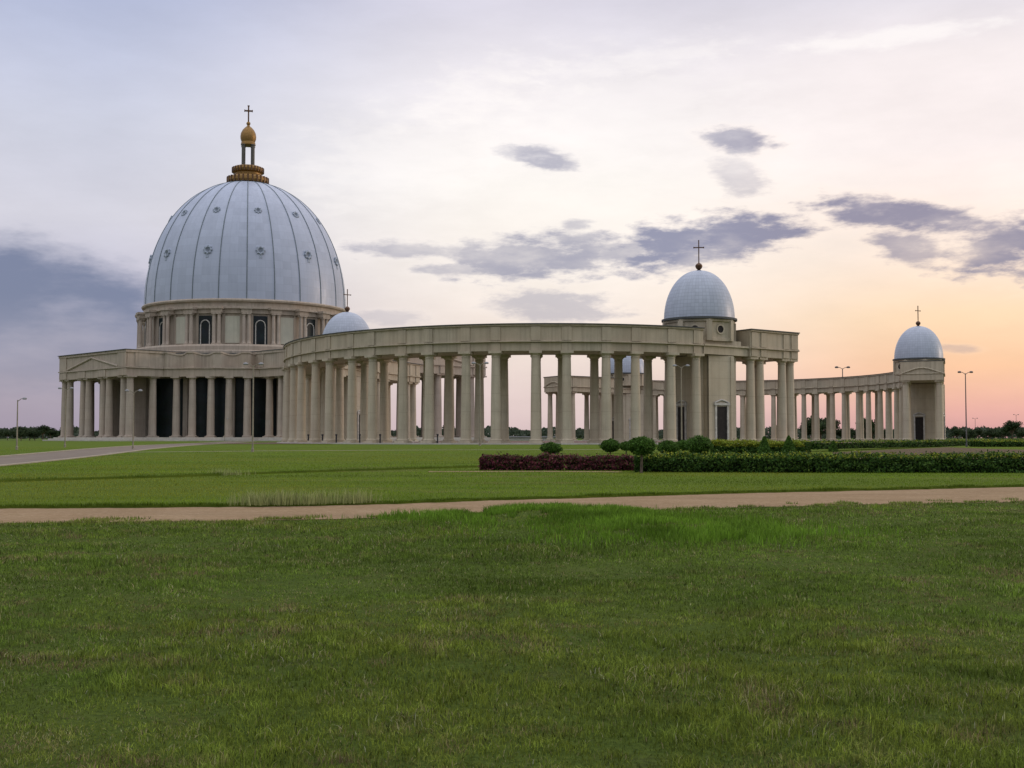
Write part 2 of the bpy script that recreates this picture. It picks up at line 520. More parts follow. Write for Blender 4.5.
def interp_line(pts, x):
    xs = [p[0] for p in pts]; ys = [p[1] for p in pts]
    return np.interp(x, xs, ys)
near_edge = [(-60, 21.5)] + [G(*q) for q in ((-60, 524), (0, 523), (140, 521.5), (280, 520), (400, 517), (512, 513.5), (640, 510), (760, 507), (900, 504), (1024, 501.5), (1130, 499.5))] + [(60, 40)]
far_edge = [(-60, 26.4)] + [G(*q) for q in ((-60, 509.5), (0, 509), (140, 508), (280, 507), (400, 504), (512, 500), (640, 496.5), (760, 493), (900, 490), (1024, 487), (1130, 485))] + [(60, 50)]
terrace = [(-60, 30)] + [G(*q) for q in ((-80, 489), (0, 484), (140, 480), (280, 475), (400, 471), (480, 468.5))] + [(2, 66), (60, 66)]
near_edge.sort(); far_edge.sort(); terrace.sort()
def wob(x, s):
    return .30 * (vnoise(np.asarray(x, float), np.zeros_like(np.asarray(x, float)) + s, 3.1, 5) - .5) + .25 * (vnoise(np.asarray(x, float), np.zeros_like(np.asarray(x, float)) + s, 1.3, 3) - .5) + .2 * (vnoise(np.asarray(x, float), np.zeros_like(np.asarray(x, float)) + s, .35, 4) - .5)
def nearY(x): return interp_line(near_edge, x) + wob(x, 0)
def farY(x): return interp_line(far_edge, x) + wob(x, 7.3)
def terY(x): return interp_line(terrace, x) + wob(x, 3.1) * .7

def grid_mesh(xs, ys, zf):
    mb = MB(); nx, ny = len(xs), len(ys)
    X, Y = np.meshgrid(xs, ys); Z = zf(X, Y)
    mb.v = [tuple(p) for p in np.stack([X, Y, Z], -1).reshape(-1, 3)]
    mb.f = [(j * nx + i, j * nx + i + 1, (j + 1) * nx + i + 1, (j + 1) * nx + i) for j in range(ny - 1) for i in range(nx - 1)]
    return mb
def mound(x, y):
    return .20 * np.exp(-(((x - 1.1) / 2.0) ** 2 + ((y - 25.0) / 1.7) ** 2)) + .10 * np.exp(-(((x - 3.0) / 1.6) ** 2 + ((y - 22.5) / 1.4) ** 2))
def rough_z(x, y):
    b = (vnoise(x, y, .6, 1) - .5) * .07 + (vnoise(x, y, .17, 2) - .5) * .10
    f = np.clip((nearY(x) - y) / 3.0, 0, 1)
    return b * f + mound(x, y) * np.clip((nearY(x) - y) / .8, 0, 1)
def frange(a, b, n): return list(np.linspace(a, b, n))
xs = [-4000, -1500, -600, -250, -120, -60] + frange(-40, 40, 161) + [60, 120, 250, 600, 1500, 4000]
ys = [-400, -60, -10] + frange(0, 40, 121) + frange(42, 70, 15) + frange(75, 200, 26) + [260, 340, 420, 600, 1000, 2000, 4500]
ground = grid_mesh(xs, ys, lambda X, Y: np.where((Y > 0) & (Y < 42) & (abs(X) <= 40), rough_z(X, Y), gz(X, Y)) - np.where(Y > 34, .03, 0.0)).build('ground', M_ROUGH, smooth=True)
tag(ground, kind='structure')
def strip(name, m, lo, hi, x0, x1, n, dz, skirt=0.0, rows=6, zf=None):
    """sheet between two lines y = lo(x) and y = hi(x), following the ground, with a cut edge along lo"""
    mb = MB(); xsn = np.linspace(x0, x1, n)
    zf = zf or gz
    rws = []
    if skirt: rws.append((0.0, -skirt))
    for k in range(rows): rws.append((k / (rows - 1), 0.0))
    for f, o in rws:
        y = lo(xsn) * (1 - f) + hi(xsn) * f
        z = zf(xsn, y) + dz + o
        mb.v += [tuple(p) for p in np.stack([xsn, y, z], -1)]
    for j in range(len(rws) - 1):
        for i in range(n - 1):
            mb.f.append((j * n + i, j * n + i + 1, (j + 1) * n + i + 1, (j + 1) * n + i))
    o = mb.build(name, m, smooth=True); tag(o, kind='structure')
    return o
strip('path', M_DIRT, lambda x: nearY(x) - .1, lambda x: farY(x) + .4, -58, 58, 400, .012)
strip('lawn', M_LAWN, farY, lambda x: terY(x) + .6, -58, 58, 500, .07, .10, 10)
strip('upper_lawn', M_LAWN, terY, lambda x: x * 0 + 430.0, -260, 330, 900, .16, .12, 60)

# road towards the basilica, with pale kerbs
def ribbon(name, m, line, w, dz, kind='structure', skirt=0.0):
    P = np.array(line, float); out = []
    tt = np.linspace(0, 1, 60)
    seg = np.concatenate([[0], np.cumsum(np.hypot(*np.diff(P, axis=0).T))]); seg /= seg[-1]
    x = np.interp(tt, seg, P[:, 0]); y = np.interp(tt, seg, P[:, 1])
    dx = np.gradient(x); dy = np.gradient(y); l = np.hypot(dx, dy); nx, ny = -dy / l, dx / l
    mb = MB(); n = 60
    for s, o in ((-.5, -skirt), (-.5, 0), (.5, 0), (.5, -skirt)) if skirt else ((-.5, 0), (.5, 0)):
        X = x + nx * w * s; Y = y + ny * w * s
        mb.v += [tuple(p) for p in np.stack([X, Y, gz(X, Y) + dz + o], -1)]
    for j in range(len(mb.v) // n - 1):
        for i in range(n - 1): mb.f.append((j * n + i, j * n + i + 1, (j + 1) * n + i + 1, (j + 1) * n + i))
    o = mb.build(name, m); tag(o, kind=kind)
    return o
road = [(-26.5, 36), (-31, 64), (-35.5, 91), (-42, 127), (-49.5, 176), (-63, 265), (-76, 340)]
ribbon('road', M_ASPH, road, 6.4, .168)
def offset(line, d):
    P = np.array(line, float); dx = np.gradient(P[:, 0]); dy = np.gradient(P[:, 1]); l = np.hypot(dx, dy)
    return [(p[0] - dy_ / l_ * d, p[1] + dx_ / l_ * d) for p, dx_, dy_, l_ in zip(P, dx, dy, l)]
for d in (-3.45, 3.45): ribbon('kerb', M_KERB, offset(road, d), .4, .22, skirt=.1)
ribbon('footpath', M_KERB, [(-37, 110), (-23, 119), (-8, 124), (12, 127), (22, 126)], 1.2, .172)
ribbon('garden_path', M_DIRT, [(-4.0, 57.2), (1.5, 57.6), (5.2, 56.9)], 1.5, .082)

# bare soil bed on the right
mb = MB()
poly = [(20, 64), (45, 64), (85, 92), (98, 212), (72, 178), (51, 143), (38, 124), (29.5, 111), (24, 88)]
mb.v = [(x, y, float(gz(x, y)) + .17) for x, y in poly]; mb.f = [tuple(range(len(poly)))]
tag(mb.build('flower_bed_soil', M_SOIL), kind='structure')

# ------------------------------------------------------------------ forecourt geometry
KS = FPX / 1005.0
QX, QY, RO = 6.14, 213.6, 53.6
PHI = .6996; GAP = 86.81
VX, VY = sin(PHI), cos(PHI)
ASTR = 33.4                      # beyond the pavilions both ends of an arm run straight on
def arc(a, r):
    lo = -2 * 40.08 - ASTR
    b = min(max(a, lo), ASTR); t = RAD(b); d = RAD(a - b) * 49.0
    return QX + r * sin(t) + d * cos(t), QY - r * cos(t) + d * sin(t)
def near_pt(a, r):
    x, y = arc(a, r)
    return (x, y * KS)
MXx, MXy = QX + VX * GAP / 2, QY + VY * GAP / 2
def far_pt(a, r):
    x, y = arc(a, r)
    d = (x - MXx) * VX + (y - MXy) * VY
    return (x - 2 * d * VX, (y - 2 * d * VY) * KS)
ZB = .78
tag(MB().__class__ and ribbon('plaza', M_PLAZA, [(20, 205), (24, 300), (28, 390)], 150, .20), kind='structure')

def column_mesh(name, h, r, m, seg=24):
    mb = MB()
    mb.box((0, 0, 0), 2.5 * r, 2.5 * r, .35)
    prof = [(1.2 * r, .34), (1.24 * r, .45), (1.2 * r, .6), (1.02 * r, .68)]
    for k in range(9):
        f = k / 8; prof.append((r * (1.0 - .17 * f ** 1.6), .7 + f * (h - .7 - 1.05)))
    prof += [(.9 * r, h - 1.0), (.9 * r, h - .92), (.84 * r, h - .9), (.86 * r, h - .72), (1.0 * r, h - .6), (1.16 * r, h - .46), (1.18 * r, h - .4)]
    mb.lathe(prof, seg)
    mb.box((0, 0, h - .42), 2.45 * r, 2.45 * r, .42)
    return mb.mesh(name, m)
COLM = column_mesh('column', 15.62 - ZB, .83, M_STONE)
pitch = 12.4
OUT = [27.65 - pitch * k for k in range(11)] + [22.25 - pitch * k for k in range(11)] + [-107.6]
ENDC = [42.9, 46.6, 59.6, 63.2]            # columns of the long end blocks beside the basilica
ENDS = [41.9, 44.6, 51.2, 53.6]            # and of the short ones at the open end
def mir(a): return -2 * 40.08 - a
def build_colonnade(pt, label):
    c = pt(-40.08, 0)
    root = thing('colonnade', (c[0], c[1], .2), 0, label, 'colonnade')
    def local(a, r):
        x, y = pt(a, r); return (x - c[0], y - c[1])
    zo = -.2
    def prof(r0, r1, z0, dz=0.0, p=0.0):
        o = [(r1 - .3, z0), (r1 - .3, z0 + 1.3), (r1 + .1, z0 + 1.4), (r1 + .1, z0 + 1.55), (r1 - .25, z0 + 1.62), (r1 - .25, z0 + 3.95 + dz), (r1, z0 + 4.0 + dz), (r1, z0 + 4.25 + dz)]
        i = [(2 * (r0 + r1) / 2 - r, z) for r, z in o]
        return o + i[::-1]
    A = lambda a0, a1, st=1.2: list(np.linspace(a0, a1, max(2, int((a1 - a0) / st) + 1)))
    ent = MB(); cop = MB(); sty = MB()
    sp = [(a, b) for a, b in ((-109, 29),)]
    for a0, a1 in sp:
        ent.sweep(prof(44.3, 53.35, 15.6 + zo), A(a0, a1), local)
        cop.sweep([(44.2, 19.86 + zo), (53.5, 19.86 + zo), (53.5, 20.0 + zo), (44.2, 20.0 + zo)], A(a0 - .1, a1 + .1), local)
    for a0, a1 in ((40.7, 54.9), (mir(65), mir(40.7))):
        ent.sweep(prof(43.8, 53.95, 15.6 + zo, .35), A(a0, a1), local)
        cop.sweep([(43.6, 20.21 + zo), (54.1, 20.21 + zo), (54.1, 20.38 + zo), (43.6, 20.38 + zo)], A(a0 - .1, a1 + .1), local)
    for a0, a1 in ((29.02, 40.68), (mir(40.68), mir(29.02))):        # low band that runs on over the pavilion
        ent.sweep([(44.5, 15.63 + zo), (53.25, 15.63 + zo), (53.25, 16.9 + zo), (53.55, 17.0 + zo), (53.55, 17.3 + zo), (44.2, 17.3 + zo), (44.2, 17.0 + zo), (44.5, 16.9 + zo)], A(a0, a1), local)
    alls = [(a, 53.1, 44.55, 0) for a in OUT] + [(a, 53.7, 44.05, .3) for a in ENDS + [mir(q) for q in ENDC]]
    for a, r, ri, dz in alls:
        for (q0, q1, w) in ((r - .3, r + .14, .85), (ri - .14, ri + .3, .95)):
            ent.sweep([(q0, 17.28 + zo), (q1, 17.28 + zo), (q1, 19.5 + dz + zo), (q0, 19.5 + dz + zo)], [a - w, a, a + w], local)
            ent.sweep([(q0, 15.66 + zo), (q1 - .05, 15.66 + zo), (q1 - .05, 16.86 + zo), (q0, 16.86 + zo)], [a - w, a, a + w], local)
    for a0, a1, sgn in ((54.9, 55.25, 1), (mir(65), mir(65.35), -1)):   # arched gable moulding on both end faces
        pts = []
        for k in range(17):
            f = k / 16; r = 44.4 + f * 8.9
            pts.append((*local(a1 - .25 * sgn, r), 17.35 + zo + 1.25 * sin(pi * f) ** 1.2))
        ent.tube(pts, .2, 6)
        ent.tube([(*local(a0, 44.0), 17.2 + zo), (*local(a0, 53.8), 17.2 + zo)], .2, 6)
    A0, A1 = mir(65) - .8, 55.7
    sty.sweep([(43.6, 0), (54.6, 0), (54.6, ZB + zo), (43.6, ZB + zo)], A(A0, A1), local)
    sty.sweep([(54.3, -.2), (55.4, -.2), (55.4, .34), (54.3, .34)], A(A0, A1), local)
    ent.build('entablature', M_STONE_ENT, root); cop.build('coping', M_COPING, root); sty.build('stylobate', M_BASE, root)
    for a in OUT + ENDS + [mir(q) for q in ENDC]:
        for r in (52.7, 45.2):
            x, y = local(a, r); x1, y1 = local(a + .1, r)
            link('column', COLM, root, (x, y, ZB + zo), math.atan2(y1 - y, x1 - x))
    return root
build_colonnade(near_pt, 'near curved stone colonnade bulging towards the lawn in the middle')
build_colonnade(far_pt, 'far curved colonnade with pink sky between its columns, ending at the far right')

# ------------------------------------------------------------------ pavilions
def build_pavilion():
    root = thing('domed_pavilion', (0, 0, .2), 0, 'x', 'pavilion')
    z = -.2
    w = MB()
    w.box((0, -.6, .1), 8.6, 8.2, 15.4 + z)
    w.box((0, 0, .1), 5.4, 9.7, 15.42 + z)
    w.box((-2.35, 4.72, .1), .7, .5, 15.3 + z); w.box((2.35, 4.72, .1), .7, .5, 15.3 + z)
    w.build('wall', M_STONE, root)
    DOFF = -1.0
    dr = MB()
    dr.box((0, 0, 17.2 + z), 9.6, 8.6, .9)
    dr.lathe([(6.35, 18.0), (6.35, 18.5), (6.15, 18.55), (6.15, 21.2), (6.45, 21.35), (6.45, 21.7)], 8, (0, DOFF, z), pi / 8)
    for k in range(8):
        a = pi / 8 + k * pi / 4
        dr.box((6.0 * cos(a), 6.0 * sin(a) + DOFF, 18.05 + z), .8, 1.0, 3.4, a)
    d = dr.build('drum', M_STONE_ENT, root)
    for k in range(8):
        a = k * pi / 4; r = 6.15 * cos(pi / 8)
        wb = MB()
        wb.lathe([(.02, -.04), (.62, -.04), (.62, .06), (.02, .06)], 20)
        o = wb.build('round_window', M_DOOR, d); o.rotation_euler = (0, pi / 2, a); o.location = (r * cos(a), r * sin(a) + DOFF, 20.0 + z)
        fb = MB(); fb.lathe([(.62, -.05), (.85, -.05), (.85, .16), (.62, .16)], 20, cap=False)
        o = fb.build('window_frame', M_STONE, d); o.rotation_euler = (0, pi / 2, a); o.location = (r * cos(a), r * sin(a) + DOFF, 20.0 + z)
    rim = MB(); rim.lathe([(6.2, 21.72), (6.5, 21.75), (6.5, 22.1), (6.15, 22.14)], 48, (0, DOFF, z)); rim.build('dome_rim', M_COPING, root)
    do = MB(); pr = []
    for k in range(25):
        t = k / 24 * pi / 2; pr.append((max(6.08 * cos(t) ** .94, .05), 22.12 + 8.55 * sin(t)))
    do.lathe(pr, 64, (0, 0, z)); do.build('dome', M_DOME2, root, loc=(0, DOFF, 0))
    f = MB(); f.lathe([(.9, 30.3), (.95, 30.55), (.4, 30.7), (.25, 30.85), (.45, 31.0), (.62, 31.35), (.6, 31.6), (.4, 31.85), (.12, 32.0), (.08, 32.4)], 20, (0, DOFF, z)); f.build('finial', M_BRONZE, root)
    c = MB(); c.box((0, 0, 32.3 + z), .17, .17, 3.7); c.box((0, 0, 34.6 + z), 1.7, .15, .17)
    for x in (-.85, .85): c.box((x, 0, 34.56 + z), .16, .18, .25)
    c.build('cross', M_BRONZE, root, True, (0, DOFF, 0), -.58)
    for (x, y, rz, wd) in ((0, 4.87, 0, 2.2), (4.32, -.4, -pi / 2, 2.0), (-4.32, -.4, pi / 2, 2.0), (0, -4.87, pi, 2.2)):
        db = MB(); db.box((0, 0, 0), wd, .12, 6.2)  # near-black panel, the dark void of the doorway put into its colour
        dd = db.build('door', M_DOOR, root, False, (x, y, .5), rz)
        fb = MB()
        for s in (-1, 1): fb.box((s * (wd / 2 + .17), 0, 0), .34, .4, 6.4)
        fb.box((0, 0, 6.42), wd + 1.1, .6, .4)
        fb.tube([(-wd / 2 - .4, .1, 6.85), (-wd / 4, .1, 7.2), (0, .1, 7.32), (wd / 4, .1, 7.2), (wd / 2 + .4, .1, 6.85)], .14, 6)
        fb.build('door_frame', M_FRAME, dd)
    return root
pav = build_pavilion()
spots = [(near_pt, 33.4, 'large domed pavilion near the right end of the near colonnade, cross against a dark cloud'),
         (near_pt, mir(31.9), 'pavilion whose small pale dome peeks over the near colonnade beside the great drum'),
         (far_pt, 33.4, 'domed pavilion above the arched end portal at the far right of the scene'),
         (far_pt, mir(32.4), 'pavilion of the far colonnade glimpsed blue between the columns of the near one')]
for i, (pt, a, lab) in enumerate(spots):
    o = pav if i == 0 else copy_tree(pav)
    x, y = pt(a, 48.7); x0, y0 = pt(a, 47.7)
    o.location = (x, y, .2); o.rotation_euler = (0, 0, math.atan2(y - y0, x - x0) - pi / 2)
    o['label'] = lab; o['group'] = 'domed pavilions of the forecourt'

# ------------------------------------------------------------------ basilica
BX, BY = -93.9, 423.0
FACE = math.atan2(-BY, -BX)
bas = thing('basilica', (BX, BY, 0), FACE, 'huge basilica with ribbed pale blue dome and gilded lantern rising behind the left lawn', 'basilica')
H0 = 1.75                                            # floor level of the platform
# local frame: +x looks at the viewer
sb = MB()
for k, (r, z0, z1) in enumerate(((57.5, -.1, .55), (56.2, .5, 1.0), (54.8, .9, 1.4), (53.4, 1.3, H0))):
    sb.lathe([(r, z0), (r, z1)], 120)
PORT = [RAD(-45) - pi / 2 - FACE + 0.0, RAD(-45) - FACE]
PORT = [math.atan2(-.707, -.707) - FACE, math.atan2(-.707, .707) - FACE, math.atan2(.707, -.707) - FACE]
def loc(e, l, w): return (l * cos(e) - w * sin(e), l * sin(e) + w * cos(e))
PW = 23.0
PLEN = {0: 57.0, 1: 98.0, 2: 57.0}
for ip, e in enumerate(PORT):
    PL = PLEN[ip]
    for (l, w, z0, z1) in ((PL + 5.2, PW + 5.2, -.12, .53), (PL + 3.9, PW + 3.9, .47, .98), (PL + 2.6, PW + 2.6, .88, 1.38), (PL + 1.3, PW + 1.3, 1.28, H0 - .01)):
        x, y = loc(e, l / 2, 0); sb.box((x, y, z0), l, 2 * w, z1 - z0, e)
sb.build('stylobate', M_BASE, bas)
def scal(R, amp, off=0.0):
    def f(t):
        u = (t * 36 / (2 * pi)) % 1.0
        u = abs(u - .5) * 2                          # 1 at the piers, 0 in mid bay
        return R + off - (0 if u > .72 else amp * cos(u / .72 * pi / 2) ** .8)
    return f
ZC = 20.7
droop = scal(0, .6)
at = MB()
at.ring([scal(50.2, .7), scal(50.2, .7), scal(50.2, .7, .45), scal(50.2, .7, .45), scal(50.1, 2.7), scal(50.1, 2.7), scal(50.1, 2.7, .3), scal(50.1, 2.7, .3), lambda t: 34.0, lambda t: 34.0],
        [ZC, ZC + 2.3, ZC + 2.45, ZC + 2.8, ZC + 2.9, lambda t: 27.9 + droop(t), lambda t: 28.0 + droop(t), lambda t: 28.5 + droop(t), 27.2, ZC])
at.build('entablature', M_BAS_ENT, bas)
rf = MB(); rf.lathe([(34.0, 27.3), (46.9, 27.3), (46.9, 28.32), (34.0, 28.6)], 144, cap=False); rf.build('roof', M_COPING, bas)  # dark rim: shadow line behind the dipped attic put into the colour
COLB = column_mesh('column', ZC - H0, 1.2, M_BAS, 28)
def in_port(a, r):
    for e in PORT:
        d = (a - e + pi) % (2 * pi) - pi
        if abs(r * sin(d)) < PW + .5 and cos(d) > 0: return True
    return False
for k in range(18):
    a = RAD(20 * k) + RAD(.6)
    for da in (0, RAD(10 - 3.3), RAD(10 + 3.3)):
        r = 48.9 if da == 0 else 48.2
        if in_port(a + da, r): continue
        link('column', COLB, bas, (r * cos(a + da), r * sin(a + da), H0), a + da)
gw = MB(); gw.lathe([(41.5, H0), (41.5, ZC + .1)], 144, cap=False); g = gw.build('glazed_wall', M_GLASS, bas)
for k in range(18):
    a = RAD(20 * k + 14.5); pier = MB(); pier.box((42.4 * cos(a), 42.4 * sin(a), H0), 2.4, 1.5, ZC - H0 - .05, a)
    pier.build('wall_pier', M_BAS, bas)

for ip, e in enumerate(PORT):
    PL = PLEN[ip]
    pb = MB()
    x, y = loc(e, (36 + PL) / 2, 0)
    pb.box((x, y, ZC - .04), PL - 36, 2 * PW, 28.66 - ZC, e)
    for (dl, z, h) in ((.45, ZC + 2.4, .42), (.4, 27.9, .72)):
        x, y = loc(e, (36 + PL + dl) / 2, 0); pb.box((x, y, z), PL - 36 + dl, 2 * (PW + dl), h, e)
    for w in (-20.5, -7, 7, 20.5):
        x, y = loc(e, PL, w); pb.box((x, y, ZC + .1), .5, 5.2, 2.2, e)
    for w in (-20.5, 20.5):
        x, y = loc(e, PL, w); pb.box((x, y, ZC + 2.9), .56, 5.0, 4.9, e)
        for l in ([52, 42] if PL < 60 else [93, 80, 68, 56, 44]):
            x, y = loc(e, l, w + (2.4 if w > 0 else -2.4)); pb.box((x, y, ZC + 2.9), 4.4, .6, 4.9, e)
    for s in (-1, 1):
        p0 = loc(e, PL + .1, s * 17.6); p1 = loc(e, PL + .1, 0)
        pb.tube([(*p0, ZC + 3.05), (*p1, 27.1)], .34, 6)
    pt_ = pb.build('portico_block', M_BAS_ENT, bas)
    cp = MB(); x, y = loc(e, (36 + PL + .7) / 2, 0); cp.box((x, y, 28.63), PL - 36 + .7, 2 * (PW + .55), .2, e); cp.build('coping', M_COPING, bas)
    for w in (-20.5, -7, 7, 20.5):
        for d in (-1.95, 1.95):
            x, y = loc(e, PL - 1.6, w + d); link('column', COLB, bas, (x, y, H0), e)
    for w in (-21, 21):
        for l in ([47.0] if PL < 60 else [46.5, 53, 59.5, 63.5, 72, 76, 84.5, 88.5]):
            x, y = loc(e, l, w); link('column', COLB, bas, (x, y, H0), e)
    for w in (-9.5, 9.5):
        wp = MB(); x, y = loc(e, 46.5, w); wp.box((x, y, H0), 5.0, 2.6, ZC - H0, e)
        wp.build('portico_pier', M_BAS, bas)
# drum
db = MB()
db.lathe([(38.6, 28.3), (38.6, 29.6), (38.0, 29.9), (38.0, 31.2), (37.6, 31.8), (34.0, 31.85)], 144)
db.lathe([(33.9, 31.6), (33.9, 42.0), (34.5, 42.1), (34.5, 43.4), (35.2, 43.6), (35.2, 44.2), (34.6, 44.4), (34.6, 45.6), (35.4, 45.9), (35.6, 46.4), (35.3, 46.8), (34.6, 46.95)], 144)
for k in range(24):
    a = RAD(15 * k)
    db.box((35.6 * cos(a), 35.6 * sin(a), 42.05), 3.2, 3.5, 1.3, a)
    db.box((35.7 * cos(a), 35.7 * sin(a), 43.3), 3.9, 4.1, .75, a)
    for s in (-1, 1):
        a2 = a + s * RAD(2.7); db.box((33.95 * cos(a2), 33.95 * sin(a2), 31.9), .7, 1.1, 10.1, a2)
drum = db.build('drum', M_BAS_ENT, bas)
COLD = column_mesh('drum_column', 42.05 - 31.75, .62, M_BAS, 16)
for k in range(24):
    a = RAD(15 * k)
    for s in (-1, 1):
        a2 = a + s * RAD(1.25); link('column', COLD, drum, (36.4 * cos(a2), 36.4 * sin(a2), 31.75), a)
pm = MB(); pm.box((0, 0, 0), .3, 4.6, 8.8)
PANEL = pm.mesh('panel', M_PANEL)
wm = MB(); wm.box((0, 0, 0), .24, 6.0, 9.4)
WIN = wm.mesh('window', M_GLASS)
fm = MB()
for s in (-1, 1): fm.box((0, s * 1.55, 0), .4, .32, 6.2)
pts = [(0, 1.55 * cos(t), 6.2 + 1.7 * sin(t)) for t in np.linspace(0, pi, 15)]
fm.tube(pts, .19, 6)
FRM = fm.mesh('window_frame', M_FRAME)
for k in range(24):
    a = RAD(15 * k + 7.5); r = 34.0
    if k % 2 == 0:
        o = link('window', WIN, drum, (r * cos(a), r * sin(a), 31.95), a)
        o2 = link('window_frame', FRM, drum, ((r + .22) * cos(a), (r + .22) * sin(a), 32.0), a)
    else:
        link('wall_panel', PANEL, drum, (r * cos(a), r * sin(a), 32.4), a)
# dome
DA, DB_, DZ = 34.7, 45.2, 46.9
def dome_r(h): return DA * max(0.0, 1 - (h / DB_) ** 2.12) ** (1 / 2.06)
hs = [DB_ * .9815 * sin(k / 40 * pi / 2) for k in range(41)]
do = MB(); do.lathe([(dome_r(h), h) for h in hs], 192)
dome = do.build('dome', M_DOME, bas, loc=(0, 0, DZ))
rm = MB()
pts = [(dome_r(h) + .05, 0, h) for h in hs]
rm.tube(pts, .17, 6); RIB = rm.mesh('rib', M_RIB)
for k in range(24): link('rib', RIB, dome, (0, 0, 0), RAD(15 * k))
M_DORM = flat('dormer_metal', (.27, .31, .36), .5, 0, .15)
M_PANE = flat('dormer_louvre', (.15, .175, .21), .5)
def dormer(sc):
    mb = MB()
    mb.lathe([(.55, -1.6), (1.25, -1.6), (1.3, .25), (1.15, .45), (.95, .5), (.8, .35), (.55, .0)], 24)
    for k in range(8):
        a = k * pi / 4
        mb.lathe([(.28, -.4), (.3, .38), (.18, .5)], 8, (1.25 * cos(a), 1.25 * sin(a), 0))
    mb.box((1.9, 0, -1.2), 1.3, .9, 1.4)
    mb.v = [(x * sc, y * sc, z * sc) for x, y, z in mb.v]
    return mb.mesh('dormer', M_DORM)
def pane(sc):
    mb = MB(); mb.lathe([(.02, .0), (.6, .0), (.6, .06), (.02, .06)], 18); mb.v = [(x * sc, y * sc, z * sc) for x, y, z in mb.v]
    return mb.mesh('pane', M_PANE)
for h, sc in ((16.2, 1.05), (30.6, .85)):
    D_, P_ = dormer(sc), pane(sc)
    r = dome_r(h); e = .4
    sl = math.atan2(dome_r(h - e) - dome_r(h + e), 2 * e)          # surface tilt
    for k in range(12):
        a = RAD(30 * k + 7.5)
        for nm, me in (('dormer', D_), ('dormer_pane', P_)):
            o = link(nm, me, dome, (r * cos(a), r * sin(a), h))
            o.rotation_euler = (0, pi / 2 - sl * .75, a)
# lantern
lb = MB()
lb.lathe([(7.0, 92.0), (7.0, 92.7), (6.0, 92.9), (6.9, 93.2), (7.3, 94.0), (7.2, 94.9), (6.5, 95.6), (5.2, 96.0), (4.6, 96.3), (4.6, 96.9), (5.3, 97.3), (5.6, 98.1), (5.4, 98.8), (4.6, 99.3), (3.2, 99.5)], 48)
lant = lb.build('lantern', M_GOLD, bas, loc=(0, 0, -1.55))
for r_, z_, w_, h_ in ((7.15, 93.1, .5, 2.3), (5.45, 97.2, .42, 1.7)):
    for k in range(28):
        a = 2 * pi * k / 28; ft = MB()
        ft.box((r_ * cos(a), r_ * sin(a), z_), w_, w_, h_, a); ft.build('gadroon', M_BRONZE, lant)
for (x, y) in ((1.6, 1.6), (-1.6, 1.6), (1.6, -1.6), (-1.6, -1.6)):
    lc = MB(); lc.lathe([(.85, 99.4), (.85, 99.8), (.68, 99.9), (.68, 106.6), (.85, 106.8), (.85, 107.2)], 16, (x, y, 0))
    lc.build('lantern_column', M_LANT, lant)
oc = MB(); oc.lathe([(2.3, 107.0), (2.6, 107.2), (2.5, 107.9), (2.35, 108.3), (2.7, 109.3), (2.78, 110.2), (2.6, 111.4), (2.0, 112.6), (1.2, 113.5), (.55, 114.0), (.45, 114.4), (.75, 114.9), (.6, 115.4), (.2, 115.7)], 32)
oc.build('cupola', M_GOLD, lant)
cr_ = MB(); cr_.box((0, 0, 115.5), .5, .5, 5.9); cr_.box((0, 0, 119.3), .48, 2.7, .5)
for s in (-1, 1): cr_.box((0, s * 1.35, 119.2), .52, .3, .72)
cr_.box((0, 0, 121.2), .54, .75, .3)
cr_.build('cross', M_BRONZE, lant)

